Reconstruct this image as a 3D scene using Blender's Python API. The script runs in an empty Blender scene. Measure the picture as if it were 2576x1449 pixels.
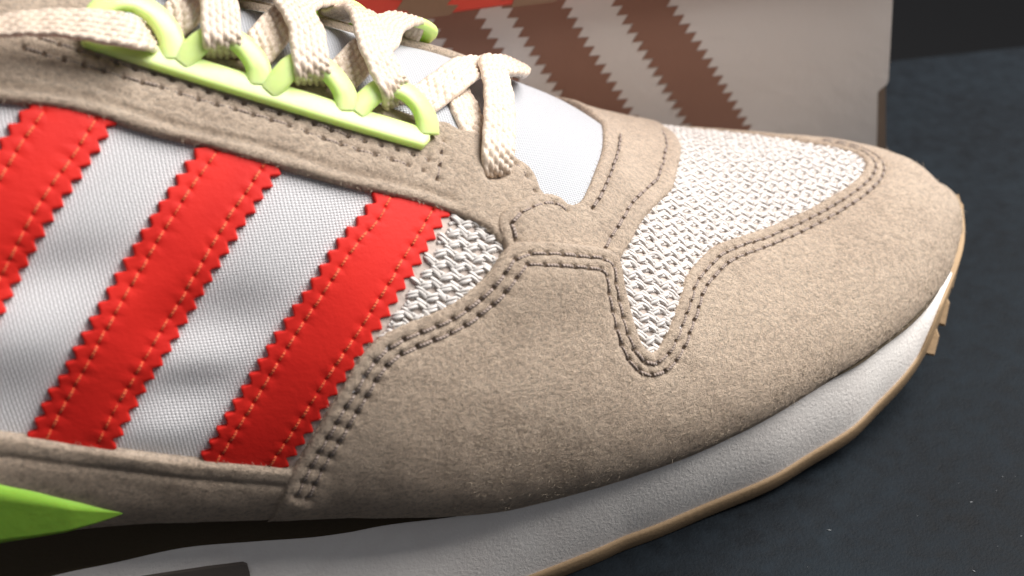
import bpy, math, random
import numpy as np
from mathutils import Vector, Matrix
from mathutils.bvhtree import BVHTree
from mathutils.geometry import delaunay_2d_cdt

random.seed(7); rng = np.random.default_rng(7)
scene = bpy.context.scene
MM = 0.001

# ------------------------------------------------------------------ camera
# all measuring is in millimetres; photo measurements in a 2576 x 1449 frame
FPX, PITCH, ROLL = 3200.0, math.radians(40), math.radians(4)
CH = 325.0*math.sin(PITCH)
FW = np.array([0, math.cos(PITCH), -math.sin(PITCH)])
_r = np.array([1., 0, 0]); _u = np.array([0, math.sin(PITCH), math.cos(PITCH)])
RT = _r*math.cos(ROLL)-_u*math.sin(ROLL); UP = _r*math.sin(ROLL)+_u*math.cos(ROLL)
CAM = np.array([0, 0, CH])
cd = bpy.data.cameras.new('camera'); cam = bpy.data.objects.new('camera', cd)
scene.collection.objects.link(cam); scene.camera = cam
cd.sensor_width = 36; cd.lens = 36*FPX/2576; cd.clip_start = 0.01; cd.clip_end = 30
cam.matrix_world = Matrix(((RT[0], UP[0], -FW[0], CAM[0]*MM), (RT[1], UP[1], -FW[1], CAM[1]*MM),
                           (RT[2], UP[2], -FW[2], CAM[2]*MM), (0, 0, 0, 1)))
cd.dof.use_dof = True; cd.dof.focus_distance = 0.240; cd.dof.aperture_fstop = 15

# ------------------------------------------------------------------ light
world = bpy.data.worlds.new('World'); scene.world = world; world.use_nodes = True
bg = world.node_tree.nodes['Background']
bg.inputs['Color'].default_value = (0.95, 0.95, 1.0, 1); wt_ = world.node_tree; _tc = wt_.nodes.new('ShaderNodeTexCoord'); _sp = wt_.nodes.new('ShaderNodeSeparateXYZ'); _mr = wt_.nodes.new('ShaderNodeMapRange')
wt_.links.new(_tc.outputs['Generated'], _sp.inputs[0]); wt_.links.new(_sp.outputs['Z'], _mr.inputs['Value']); wt_.links.new(_mr.outputs[0], bg.inputs['Strength'])
for k_, v_ in (('From Min', -.3), ('From Max', 1.0), ('To Min', .07), ('To Max', .27)): _mr.inputs[k_].default_value = v_   # a room: pale ceiling, darker floor
def area(name, loc, target, sx, sy, power, col):
    l = bpy.data.lights.new(name, 'AREA'); l.shape = 'RECTANGLE'; l.size = sx; l.size_y = sy
    l.energy = power; l.color = col
    o = bpy.data.objects.new(name, l); scene.collection.objects.link(o); o.location = loc
    o.rotation_euler = (Vector(target)-Vector(loc)).to_track_quat('-Z', 'Y').to_euler()
    return o
area('window_light', (0.50, 0.345, 0.67), (0.05, 0.2, 0.04), 0.6, 0.6, 17.5, (1.0, 0.965, 0.93))
vs = scene.view_settings
vs.view_transform = 'Standard'; vs.look = 'None'; vs.exposure = 0; vs.gamma = 1; vs.use_curve_mapping = False

# ------------------------------------------------------------------ projection helpers
def ray(x, y):
    d = FW+((x-1288)/FPX)*RT-((y-724.5)/FPX)*UP
    return d/np.linalg.norm(d)
def proj(p):
    q = np.asarray(p, float)-CAM; d = q@FW
    return np.stack([1288+FPX*(q@RT)/d, 724.5-FPX*(q@UP)/d], -1)
def lift(x, y, z):
    d = ray(x, y); return CAM+d*((z-CH)/d[2])
def on_plane(x, y, p0, nrm):
    d = ray(x, y); return CAM+d*(np.dot(p0-CAM, nrm)/np.dot(d, nrm))
def pchip(xk, yk):
    xk = np.array(xk, float); yk = np.array(yk, float); h = np.diff(xk); d = np.diff(yk)/h
    m = np.zeros_like(xk); m[0] = d[0]; m[-1] = d[-1]
    for i in range(1, len(xk)-1):
        if d[i-1]*d[i] > 0:
            w1 = 2*h[i]+h[i-1]; w2_ = h[i]+2*h[i-1]; m[i] = (w1+w2_)/(w1/d[i-1]+w2_/d[i])
    def f(x):
        x = np.clip(np.asarray(x, float), xk[0], xk[-1]); i = np.clip(np.searchsorted(xk, x)-1, 0, len(h)-1)
        t = (x-xk[i])/h[i]
        return (2*t**3-3*t**2+1)*yk[i]+(t**3-2*t**2+t)*h[i]*m[i]+(-2*t**3+3*t**2)*yk[i+1]+(t**3-t**2)*h[i]*m[i+1]
    return f
def catmull(pts, step):
    p = [np.array(q, float) for q in pts]
    p = [2*p[0]-p[1]]+p+[2*p[-1]-p[-2]]; out = []
    for i in range(1, len(p)-2):
        n = max(1, int(round(np.linalg.norm(p[i+1]-p[i])/step)))
        for k in range(n):
            t = k/n
            out.append(0.5*((2*p[i])+(-p[i-1]+p[i+1])*t+(2*p[i-1]-5*p[i]+4*p[i+1]-p[i+2])*t*t+(-p[i-1]+3*p[i]-3*p[i+1]+p[i+2])*t**3))
    out.append(p[-2]); return np.array(out)
def resample(pts, step, closed=False):
    p = np.asarray(pts, float)
    if closed: p = np.vstack([p, p[:1]])
    L = np.r_[0, np.cumsum(np.linalg.norm(np.diff(p, axis=0), axis=1))]
    n = max(2, int(round(L[-1]/step))); q = np.linspace(0, L[-1], n+1)
    o = np.stack([np.interp(q, L, p[:, k]) for k in range(p.shape[1])], -1)
    return o[:-1] if closed else o

# ------------------------------------------------------------------ the form of the upper
PSI = math.radians(13.74); TIP = np.array([105.19, 230.54])
AX = np.array([math.cos(PSI), math.sin(PSI)]); NN = np.array([math.sin(PSI), -math.cos(PSI)])
ST, SEND = -2.8, 262.0
zf = pchip(*zip((-9, 23.5), (0, 24.5), (12, 25.5), (25, 26), (45, 26), (80, 25), (120, 24.5), (145, 28), (165, 31), (200, 39.5), (265, 49)))
cen = pchip([ST, 20, 50, 90, 130, 265], [-11, -8.5, -7.3, -7, -7, -7])
_near = [(-.9, -5.0), (1.8, -.6), (7, 6.0), (17.5, 17.4), (27.3, 24.0), (39.7, 30.4), (56, 36.3), (67.6, 40), (76.5, 42.1), (87.1, 44.1),
         (95.6, 44.9), (106.5, 45.4), (122, 45), (135, 43.6), (165.5, 37.5), (192.3, 35.5), (265, 36)]
_w2 = pchip([ST]+[q[0] for q in _near], [0]+[(q[1]-float(cen(q[0])))**2 for q in _near])
qf = pchip([ST, 30, 60, 100, 265], [.78, .84, .94, 1.0, 1.1])
Ms = pchip([ST, 50, 100, 150, 265], [2.5, 2.4, 2.0, 1.55, 1.45])
_h2 = pchip([ST, .5, 7, 20, 35, 55, 75, 95, 120, 150, 190, 230, 265], [0]+[v*v for v in (2.0, 8.6, 13.0, 15.7, 20, 29.5, 44.5, 62, 74.5, 84, 88, 88)])
_bel = pchip([ST, 20, 50, 90, 120, 150, 190, 265], [0, .5, 1.8, 3.8, 6.2, 9.5, 11, 11])
def wid(s): return np.sqrt(np.maximum(_w2(s), 1e-6))
def hei(s): return np.sqrt(np.maximum(_h2(s), 1e-6))
def SURF0(s, th):
    s = np.maximum(np.asarray(s, float), ST+.02); th = np.asarray(th, float)
    M = Ms(s); t = np.sign(th)*np.abs(np.sin(th))**(2/M)
    ct = np.cos(th); l = cen(s)+(wid(s)+_bel(s)*(1-np.exp(-hei(s)*ct/7.0)))*t*np.where(t < 0, qf(s), 1.0); z = zf(s)+hei(s)*ct
    xy = TIP-s[..., None]*AX+l[..., None]*NN
    return np.concatenate([xy, z[..., None]], -1)
def NORM(s, th):
    s = np.maximum(np.asarray(s, float), ST+.6); th = np.clip(np.asarray(th, float), -1.5, 1.5)
    ds = SURF0(s+.4, th)-SURF0(s-.4, th)
    a = np.where(np.abs(th) < .02, np.where(th >= 0, .02, -.02), th)
    dt = SURF0(s, a+.015)-SURF0(s, a-.015)
    n = np.cross(ds, dt); n /= np.linalg.norm(n, axis=-1, keepdims=True)+1e-12
    return n
def INV(p):
    p = np.atleast_2d(np.asarray(p, float)); v = p[:, :2]-TIP
    s = np.clip(-(v@AX), ST+.02, SEND); l = v@NN-cen(s)
    c = np.clip((p[:, 2]-zf(s))/hei(s), 0, None); t = l/((wid(s)+_bel(s)*(1-np.exp(-hei(s)*np.clip(c, 0, 1)/7.0)))*np.where(l < 0, qf(s), 1.0))
    th = np.sign(l)*np.arctan2(np.abs(t)**(Ms(s)/2), c)
    return s, th
# soft hollows and swellings pulled into the cloth (centre on the cloth, depth, radii along / across)
WAVES = []
def disp(p):
    r = np.zeros(len(p))
    for c, amp, ru, rv in WAVES:
        d = p-c; u = d[:, :2]@AX; v2 = (d**2).sum(1)-u*u
        r += amp*np.exp(-(u/ru)**2-v2/rv**2)
    return r
def SURF(s, th):
    p = SURF0(s, th)
    if WAVES:
        sh = p.shape; q = p.reshape(-1, 3); n = NORM(np.asarray(s), np.asarray(th)).reshape(-1, 3)
        p = (q+n*disp(q)[:, None]).reshape(sh)
    return p
def grid_mesh(ns, nt, s1=SEND, tmax=1.5705):
    s = ST+.02+(s1-ST-.02)*np.linspace(0, 1, ns)**1.6; th = np.linspace(-tmax, tmax, nt)
    S, T = np.meshgrid(s, th, indexing='ij'); P = SURF(S, T).reshape(-1, 3)
    f = []
    for i in range(ns-1):
        for j in range(nt-1):
            k = i*nt+j; f.append((k, k+nt, k+nt+1, k+1))
    return P, f, S.ravel(), T.ravel()
def build_bvh():
    P, f, _, _ = grid_mesh(330, 201)
    return BVHTree.FromPolygons([Vector(q) for q in P], f)
BVH = build_bvh()
def cast(x, y):
    d = ray(x, y); h = BVH.ray_cast(Vector(CAM), Vector(d))
    if h[0] is None:
        # outside the outline: closest approach of the ray to the form
        best = None
        for t in np.linspace(200, 420, 120):
            q = CAM+d*t; g = BVH.find_nearest(Vector(q))
            if best is None or g[3] < best[1]: best = (g[0], g[3])
        return np.array(best[0])
    return np.array(h[0])
for (x, y, amp, ru, rv) in [(150, 690, -2.1, 12, 5), (60, 860, .9, 9, 6), (545, 815, -2.0, 11, 5.5), (480, 900, 1.1, 9, 5), (470, 985, -1.7, 8, 4.0), (390, 1075, 1.0, 9, 5),
                            (30, 1000, -0.8, 9, 6), (700, 560, .6, 10, 8), (1340, 730, .8, 9, 7), (1250, 1000, .7, 20, 12), (640, 700, .5, 8, 8)]:
    WAVES.append((cast(x, y), amp, ru, rv))
BVH = build_bvh()
def norm_at(p):
    s, th = INV(p); return NORM(s, th)
def px3(x, y, h=0.0):
    """photo point -> (point on form, normal) so that the point raised by h is seen there"""
    X, Y = x, y
    for _ in range(3):
        p = cast(X, Y); n = norm_at(p)[0]
        if h == 0: break
        e = proj(p+n*h); X += x-e[0]; Y += y-e[1]
    return p, n
def pxs(pts, h=0.0, step=7):
    return np.array([px3(q[0], q[1], h)[0] for q in catmull(pts, step)])
def sts(pts, step=1.5):
    q = catmull([(a, b*40) for a, b in pts], step); return SURF(q[:, 0], q[:, 1]/40)
def snap(p):
    return np.array([np.array(BVH.find_nearest(Vector(q))[0]) for q in p])
# flat chart of the form (directions seen from a point inside the shoe)
OC = np.array([*(TIP-95*AX-2*NN), -25.0])
def chart(p):
    d = np.asarray(p, float)-OC; d /= np.linalg.norm(d, axis=-1, keepdims=True)
    th = np.arccos(np.clip(d[:, 2], -1, 1)); h = np.maximum(np.hypot(d[:, 0], d[:, 1]), 1e-9)
    return np.stack([th*d[:, 0]/h, th*d[:, 1]/h], -1)
def unchart(c):
    out = np.full((len(c), 3), np.nan)
    for i, (u, v) in enumerate(c):
        th = math.hypot(u, v); k = math.sin(th)/th if th > 1e-9 else 1.0
        h = BVH.ray_cast(Vector(OC), Vector((u*k, v*k, math.cos(th))))
        if h[0] is not None: out[i] = h[0]
    return out
def inside(c, poly):
    x, y = c[:, 0], c[:, 1]; r = np.zeros(len(c), bool); j = len(poly)-1
    for i in range(len(poly)):
        a, b = poly[i], poly[j]
        m = ((a[1] > y) != (b[1] > y))
        with np.errstate(divide='ignore', invalid='ignore'):
            r ^= m & (x < (b[0]-a[0])*(y-a[1])/(b[1]-a[1])+a[0])
        j = i
    return r
def dist_poly(p, poly, closed=True):
    q = np.vstack([poly, poly[:1]]) if closed else np.asarray(poly); best = np.full(len(p), 1e9)
    for a, b in zip(q[:-1], q[1:]):
        ab = b-a; L = (ab@ab)+1e-12; t = np.clip(((p-a)@ab)/L, 0, 1)
        best = np.minimum(best, ((p-a-t[:, None]*ab)**2).sum(1))
    return np.sqrt(best)
_sg = np.linspace(ST+.02, SEND, 240); _tg = np.linspace(-1.5705, 1.5705, 181)
_S, _T = np.meshgrid(_sg, _tg, indexing='ij'); _P = SURF0(_S, _T)
_A = np.concatenate([np.zeros((240, 1)), np.cumsum(np.linalg.norm(np.diff(_P, axis=1), axis=2), axis=1)], 1)
_A = _A-_A[:, 90:91]
def arc(s, th):
    i = np.clip((s-_sg[0])/(_sg[1]-_sg[0]), 0, 238.999); j = np.clip((th-_tg[0])/(_tg[1]-_tg[0]), 0, 179.999)
    a, b = i.astype(int), j.astype(int); u, v = i-a, j-b
    return _A[a, b]*(1-u)*(1-v)+_A[a+1, b]*u*(1-v)+_A[a, b+1]*(1-u)*v+_A[a+1, b+1]*u*v
def uvs(s, th):
    i = np.clip((np.asarray(s)-_sg[0])/(_sg[1]-_sg[0]), 0, 238.999); a = i.astype(int); u = i-a
    return np.stack([s, _A[a, -1]*(1-u)+_A[a+1, -1]*u-arc(s, th)], -1)
def arc_inv(s, y):
    i = int(np.clip((s-_sg[0])/(_sg[1]-_sg[0]), 0, 239)); return float(np.interp(y, _A[i], _tg))

# ------------------------------------------------------------------ mesh helpers
COL = scene.collection
def empty(name, parent=None):
    o = bpy.data.objects.new(name, None); COL.objects.link(o); o.empty_display_size = .01
    if parent: o.parent = parent
    return o
def mesh_obj(name, verts, faces, mat, parent=None, uv=None, smooth=True, kind=None):
    me = bpy.data.meshes.new(name); me.from_pydata((np.asarray(verts, float)*MM).tolist(), [], faces if isinstance(faces, list) else faces.tolist())
    me.update()
    if smooth: me.shade_smooth()
    else: me.shade_flat()
    if uv is not None:
        l = me.uv_layers.new(name='UVMap'); idx = np.zeros(len(me.loops), int); me.loops.foreach_get('vertex_index', idx)
        l.data.foreach_set('uv', np.asarray(uv, float)[idx].ravel())
    if mat: me.materials.append(mat)
    o = bpy.data.objects.new(name, me); COL.objects.link(o)
    if parent: o.parent = parent
    if kind: o['kind'] = kind
    return o
class MB:
    def __init__(s): s.v = []; s.f = []; s.uv = []; s.n = 0
    def add(s, v, f, uv=None):
        v = np.asarray(v, float); s.v.append(v); s.f += [tuple(i+s.n for i in q) for q in f]
        s.uv.append(np.zeros((len(v), 2)) if uv is None else np.asarray(uv, float)); s.n += len(v)
    def build(s, name, mat, parent=None, smooth=True, kind=None):
        return mesh_obj(name, np.vstack(s.v), s.f, mat, parent, np.vstack(s.uv), smooth, kind)
def frames(path, nrm):
    t = np.gradient(path, axis=0); t /= np.linalg.norm(t, axis=1, keepdims=True)+1e-12
    n = nrm-t*(nrm*t).sum(1, keepdims=True); n /= np.linalg.norm(n, axis=1, keepdims=True)+1e-12
    return t, n, np.cross(t, n)
def sweep(mb, path, nrm, rw, rn, k=12, power=2.0, cap=True, closed=False):
    """tube of rounded section; rw half width, rn half thickness (scalars or arrays)"""
    path = np.asarray(path, float); t, n, b = frames(path, np.asarray(nrm, float)); m = len(path)
    rw = np.broadcast_to(rw, (m,)); rn = np.broadcast_to(rn, (m,)); a = np.linspace(0, 2*math.pi, k, endpoint=False)
    ca = np.sign(np.cos(a))*np.abs(np.cos(a))**(2/power); sa = np.sign(np.sin(a))*np.abs(np.sin(a))**(2/power)
    v = path[:, None]+b[:, None]*(ca[None, :, None]*rw[:, None, None])+n[:, None]*(sa[None, :, None]*rn[:, None, None])
    f = []
    for i in range(m-1):
        for j in range(k):
            j2 = (j+1) % k; f.append((i*k+j, i*k+j2, (i+1)*k+j2, (i+1)*k+j))
    L = np.r_[0, np.cumsum(np.linalg.norm(np.diff(path, axis=0), axis=1))]
    uv = np.stack([np.repeat(L, k), np.tile(a, m)], -1)
    if cap: f += [tuple(range(k-1, -1, -1)), tuple((m-1)*k+j for j in range(k))]
    mb.add(v.reshape(-1, 3), f, uv)

# ------------------------------------------------------------------ materials
class NT:
    def __init__(s, name, color, rough=.8, **kw):
        s.m = bpy.data.materials.new(name); s.m.use_nodes = True; s.t = s.m.node_tree; s.b = s.t.nodes['Principled BSDF']
        s.b.inputs['Base Color'].default_value = (*color, 1); s.b.inputs['Roughness'].default_value = rough
        for k, v in kw.items(): s.b.inputs[k.replace('_', ' ')].default_value = v
    def n(s, typ, **kw):
        o = s.t.nodes.new(typ)
        for k, v in kw.items():
            if hasattr(o, k): setattr(o, k, v)
            else: o.inputs[k.replace('_', ' ')].default_value = v
        return o
    def l(s, a, b): s.t.links.new(a, b)
    def coord(s, kind='Object', scale=1.0, vec=None):
        c = s.n('ShaderNodeTexCoord'); m = s.n('ShaderNodeMapping'); m.inputs['Scale'].default_value = vec or (scale, scale, scale)
        s.l(c.outputs[kind], m.inputs['Vector']); return m.outputs[0]
    def noise(s, vec, scale, detail=4, rough=.6, dist=0):
        o = s.n('ShaderNodeTexNoise', Scale=scale, Detail=detail, Roughness=rough, Distortion=dist); s.l(vec, o.inputs['Vector']); return o.outputs['Fac']
    def ramp(s, fac, stops):
        r = s.n('ShaderNodeValToRGB'); e = r.color_ramp.elements
        while len(e) < len(stops): e.new(.5)
        for q, (p, c) in zip(e, stops): q.position = p; q.color = (*c, 1)
        s.l(fac, r.inputs[0]); return r.outputs[0]
    def math(s, op, a, b=None, c=None):
        m = s.n('ShaderNodeMath', operation=op)
        for i, q in enumerate((a, b, c)):
            if q is None: continue
            if isinstance(q, (int, float)): m.inputs[i].default_value = q
            else: s.l(q, m.inputs[i])
        return m.outputs[0]
    def mixc(s, fac, a, b, mode='MIX'):
        m = s.n('ShaderNodeMix', data_type='RGBA', blend_type=mode)
        for i, q in ((0, fac), (6, a), (7, b)):
            if isinstance(q, (int, float)): m.inputs[i].default_value = q
            elif isinstance(q, tuple): m.inputs[i].default_value = (*q, 1)
            else: s.l(q, m.inputs[i])
        return m.outputs[2]
    def bump(s, h, dist, strength=1.0, prev=None):
        b = s.n('ShaderNodeBump', Strength=strength, Distance=dist); s.l(h, b.inputs['Height'])
        if prev: s.l(prev, b.inputs['Normal'])
        return b.outputs[0]
    def col(s, c): s.l(c, s.b.inputs['Base Color'])
    def nor(s, c): s.l(c, s.b.inputs['Normal'])

def suede(name, base, dark, light):
    m = NT(name, base, .95, Sheen_Weight=.35, Sheen_Roughness=.55, Specular_IOR_Level=.15)
    m.b.inputs['Sheen Tint'].default_value = (1, .93, .85, 1)
    v = m.coord('Object', 1000.0); vs_ = m.n('ShaderNodeMapping'); vs_.inputs['Scale'].default_value = (.85, 1.1, 1.1); m.l(v, vs_.inputs[0]); w = vs_.outputs[0]
    big = m.noise(v, .055, 3, .55, .4); mid = m.noise(w, .42, 4, .65); fine = m.noise(w, 1.25, 7, .76, .3); tiny = m.noise(w, 4.5, 3, .7, .3)
    c = m.ramp(big, [(.36, dark), (.5, base), (.66, light)])
    c = m.mixc(.48, c, m.ramp(mid, [(.36, dark), (.5, base), (.64, light)]))
    c = m.mixc(.5, c, m.ramp(fine, [(.38, tuple(.5*q for q in dark)), (.5, base), (.62, tuple(1.12*q for q in light))]))
    m.col(c)
    h = m.math('ADD', m.math('MULTIPLY', fine, 1.0), m.math('ADD', m.math('MULTIPLY', mid, .6), m.math('MULTIPLY', tiny, .35)))
    m.nor(m.bump(h, .0017, 1.0)); return m.m
M_SUEDE = suede('tan_suede', (.74, .565, .42), (.48, .35, .25), (.92, .735, .56))

def textile(name, base, pu, pv, depth):
    m = NT(name, base, .75, Sheen_Weight=.15, Specular_IOR_Level=.3)
    c = m.n('ShaderNodeTexCoord'); sp = m.n('ShaderNodeSeparateXYZ'); m.l(c.outputs['UV'], sp.inputs[0])
    wob = m.noise(c.outputs['UV'], .12, 2)
    u = m.math('ADD', m.math('MULTIPLY', sp.outputs[0], math.pi/pu), m.math('MULTIPLY', wob, 3.0))
    v = m.math('ADD', m.math('MULTIPLY', sp.outputs[1], math.pi/pv), m.math('MULTIPLY', wob, 2.0))
    k = m.math('MULTIPLY', m.math('SINE', u), m.math('SINE', v))
    h = m.math('POWER', m.math('ABSOLUTE', k), .6)
    sg = m.math('MULTIPLY_ADD', m.math('SIGN', k), .22, .78)
    h = m.math('MULTIPLY', h, sg)
    big = m.noise(c.outputs['UV'], .06, 2)
    col = m.mixc(h, tuple(.74*q for q in base), tuple(min(1, 1.04*q) for q in base))
    col = m.mixc(m.math('MULTIPLY', big, .18), col, tuple(.8*q for q in base))
    m.col(col); m.nor(m.bump(h, depth, .8)); return m.m
M_CLOTH = textile('white_textile', (.80, .79, .81), .58, .48, .0005)
M_TONGUE = textile('tongue_textile', (.62, .64, .68), .5, .42, .0004)

def leather():
    m = NT('red_leather', (.60, .016, .012), .6, Specular_IOR_Level=.2)
    v = m.coord('UV'); n = m.noise(v, .9, 4, .6); big = m.noise(v, .08, 2)
    vo = m.n('ShaderNodeTexVoronoi', feature='DISTANCE_TO_EDGE', Scale=1.6); m.l(v, vo.inputs['Vector'])
    m.col(m.ramp(big, [(.3, (.56, .014, .010)), (.7, (.65, .020, .013))]))
    h = m.math('ADD', n, m.math('MINIMUM', vo.outputs['Distance'], .12))
    m.nor(m.bump(h, .00012, .5)); return m.m
M_RED = leather()
def plain(name, c, r, bscale=None, bd=0., **kw):
    m = NT(name, c, r, **kw)
    if bscale:
        v = m.coord('Object'); n = m.noise(v, bscale, 4, .6); m.nor(m.bump(n, bd, .6))
        m.col(m.mixc(m.math('MULTIPLY', m.noise(v, bscale*.12, 3), .35), c, tuple(.75*q for q in c)))
    return m.m
def thread(name, a, b):
    m = NT(name, a, .55, Sheen_Weight=.2, Specular_IOR_Level=.4)
    c = m.n('ShaderNodeTexCoord'); sp = m.n('ShaderNodeSeparateXYZ'); m.l(c.outputs['UV'], sp.inputs[0])
    k = m.math('SINE', m.math('ADD', m.math('MULTIPLY', sp.outputs[0], 11.0), m.math('MULTIPLY', sp.outputs[1], 1.0)))
    h = m.math('MULTIPLY_ADD', k, .5, .5); m.col(m.mixc(h, b, a)); m.nor(m.bump(h, .00012, .8)); return m.m
M_THREAD = thread('taupe_thread', (.36, .29, .25), (.17, .125, .10))
M_OTHREAD = thread('orange_thread', (.85, .16, .035), (.55, .05, .015))
M_YARN = thread('white_yarn', (.68, .645, .615), (.56, .52, .49))
M_BACK = plain('beige_mesh_backing', (.52, .44, .39), .9, 900, .0004)
def lacemat():
    m = NT('cream_lace', (.74, .62, .50), .27, Sheen_Weight=.15, Specular_IOR_Level=.9, Anisotropic=.3)
    v = m.coord('UV'); n = m.noise(v, 3.0, 3, .6); m.col(m.ramp(n, [(.3, (.62, .46, .34)), (.65, (.86, .73, .60))]))
    vv = m.n('ShaderNodeMapping'); vv.inputs['Scale'].default_value = (1.2, 9, 1); m.l(v, vv.inputs[0])
    m.nor(m.bump(m.noise(vv.outputs[0], 1.5, 2), .00025, .6)); return m.m
M_LACE = lacemat()
M_GREEN = plain('neon_green_rubber', (.68, .90, .31), .38, 350, .00012, Subsurface_Weight=.55, Subsurface_Scale=.004)
M_GREEN.node_tree.nodes['Principled BSDF'].inputs['Subsurface Radius'].default_value = (.8, 1, .25)
M_WEDGE = plain('green_midsole_foam', (.36, .68, .07), .6, 350, .0002, Subsurface_Weight=.2, Subsurface_Scale=.003)
M_EVA = plain('cream_white_foam', (.78, .735, .70), .65, 1500, .0002, Specular_IOR_Level=.3)
def foam():
    m = NT('cream_white_foam', (.78, .735, .70), .65, Specular_IOR_Level=.3); v = m.coord('Object')
    a, b, c = m.noise(v, 1500, 4, .65), m.noise(v, 60, 4, .6, 1.0), m.noise(v, 420, 5, .7, 1.5)
    col = m.ramp(b, [(.3, (.86, .81, .77)), (.55, (.91, .87, .83)), (.8, (.93, .89, .855))])
    col = m.mixc(m.math('MULTIPLY', m.math('LESS_THAN', c, .30), .35), col, (.40, .36, .33)); m.col(col)
    m.nor(m.bump(m.math('ADD', a, m.math('MULTIPLY', c, .6)), .00028, .7)); return m.m
M_EVA = foam()
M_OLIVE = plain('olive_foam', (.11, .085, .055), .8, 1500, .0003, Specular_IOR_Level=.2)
M_GUM = plain('gum_rubber', (.38, .26, .15), .65, 900, .0002, Specular_IOR_Level=.3)
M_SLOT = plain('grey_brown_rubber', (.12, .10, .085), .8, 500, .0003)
M_FIBRE = NT('suede_fibre', (.50, .41, .31), .8).m

# ------------------------------------------------------------------ suede / leather panels laid over the form
def groove_pts(line, step=.55): return resample(line, step)
def panel(name, outline, T, mat, parent, grid=1.15, lifts=(), pits=(), grooves=(), rnd=.8, edge=.55, rough=.06, spacing=.8, pit=(.75, .22)):
    """outline: points on the form (mm); T thickness; pits: needle holes; grooves: (line, depth, half width)"""
    B = resample(outline, spacing, closed=True)
    d = np.linalg.norm(B-np.roll(B, 1, 0), axis=1); B = B[d > .12]
    cb = chart(B)
    pts = [cb]
    nb = norm_at(B); tb = np.roll(B, -1, 0)-np.roll(B, 1, 0); tb /= np.linalg.norm(tb, axis=1, keepdims=True)+1e-9
    area2 = np.sum(cb[:, 0]*np.roll(cb[:, 1], -1)-np.roll(cb[:, 0], -1)*cb[:, 1])
    inw = np.cross(nb, tb)*(1 if area2 > 0 else -1)
    ring = []
    for r in (.12, .32, .65, 1.1): ring.append(chart(B+inw*r))
    ring = np.vstack(ring); ring = ring[inside(ring, cb)]
    lo, hi = cb.min(0), cb.max(0)
    gs = grid/np.linalg.norm(B-OC, axis=1).mean()
    gx, gy = np.meshgrid(np.arange(lo[0], hi[0], gs), np.arange(lo[1], hi[1], gs*.87))
    gx = gx+(np.arange(gx.shape[0]) % 2)[:, None]*gs*.5
    g = np.stack([gx.ravel(), gy.ravel()], -1)+rng.normal(0, gs*.06, (gx.size, 2)); g = g[inside(g, cb)]
    extra = []
    if len(pits):
        pt = np.asarray(pits); pn = norm_at(pt); u = np.cross(pn, [0.3, .5, .8]); u /= np.linalg.norm(u, axis=1, keepdims=True); w = np.cross(pn, u)
        extra.append(pt)
        for r, k in ((.32, 6), (.62, 8)):
            for q in range(k):
                a = 2*math.pi*q/k; extra.append(pt+u*math.cos(a)*r+w*math.sin(a)*r)
    for line, dep, hw in grooves:
        L = groove_pts(line); ln = norm_at(L); lt = np.gradient(L, axis=0); lt /= np.linalg.norm(lt, axis=1, keepdims=True)+1e-9
        lb = np.cross(ln, lt)
        for o in (-hw, -hw*.5, 0, hw*.5, hw): extra.append(L+lb*o)
    if extra:
        e = chart(np.vstack(extra)); e = e[inside(e, cb)]
        g3 = unchart(g); e3 = np.vstack(extra); dd = np.full(len(g), 9.)
        # keep the regular points away from the finer ones
        key = set(map(tuple, np.floor(e/(gs*.45)).astype(int)))
        kk = np.floor(g/(gs*.45)).astype(int); g = g[[tuple(q) not in key for q in kk]]
        C = np.vstack([ring, g, e])
    else: C = np.vstack([ring, g])
    Pi = unchart(C); ok = ~np.isnan(Pi[:, 0]); C, Pi = C[ok], Pi[ok]
    db = dist_poly(Pi, B); ok = db > .08; C, Pi, db = C[ok], Pi[ok], db[ok]
    n0 = len(B); allc = np.vstack([cb, C]); mid = allc.mean(0); sc = 100.0
    res = delaunay_2d_cdt([Vector((q-mid)*sc) for q in allc], [(i, (i+1) % n0) for i in range(n0)], [list(range(n0))], 1, 1e-6)
    vo, fo, orig = res[0], res[2], res[3]
    P = np.zeros((len(vo), 3)); D = np.zeros(len(vo)); allP = np.vstack([B, Pi]); allD = np.r_[np.zeros(n0), db]; isb = np.zeros(len(vo), bool)
    for i, o in enumerate(orig):
        if len(o): P[i] = allP[o[0]]; D[i] = allD[o[0]]; isb[i] = o[0] < n0
        else: P[i] = unchart([np.array(vo[i])/sc+mid])[0]
    s, th = INV(P); N = NORM(s, th)
    q = np.clip(D/rnd, 0, 1); H = T*(edge+(1-edge)*np.sqrt(1-(1-q)**2))
    for c, amp, r in lifts: H += amp*np.exp(-((P-c)**2).sum(1)/r**2)
    for line, dep, hw in grooves: H -= dep*np.exp(-(dist_poly(P, line, False)/(hw*.62))**2)
    if len(pits):
        pt = np.asarray(pits)
        for k in range(0, len(P), 4000):
            dd = np.sqrt(((P[k:k+4000, None]-pt[None])**2).sum(-1).min(1)); H[k:k+4000] -= pit[0]*np.exp(-(dd/.38)**2)+pit[1]*np.exp(-(dd/1.0)**2)
    for wl in (3.1, 4.3, 5.9, 8.5, 13.0):
        kd = rng.normal(size=3); kd *= 2*math.pi/wl/np.linalg.norm(kd); H += rough*.045*wl*np.sin(P@kd+rng.random()*6)*np.clip(D/1.5, 0, 1)
    H += rng.normal(0, rough*.15, len(H))
    V = P+N*H[:, None]; uv = uvs(s, th)
    # face orientation
    f0 = fo[len(fo)//2]; nn = np.cross(V[f0[1]]-V[f0[0]], V[f0[2]]-V[f0[0]])
    F = [tuple(f) for f in fo] if np.dot(nn, N[f0[0]]) > 0 else [tuple(reversed(f)) for f in fo]
    # cut edge down into the layer below
    edges = {}
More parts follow.
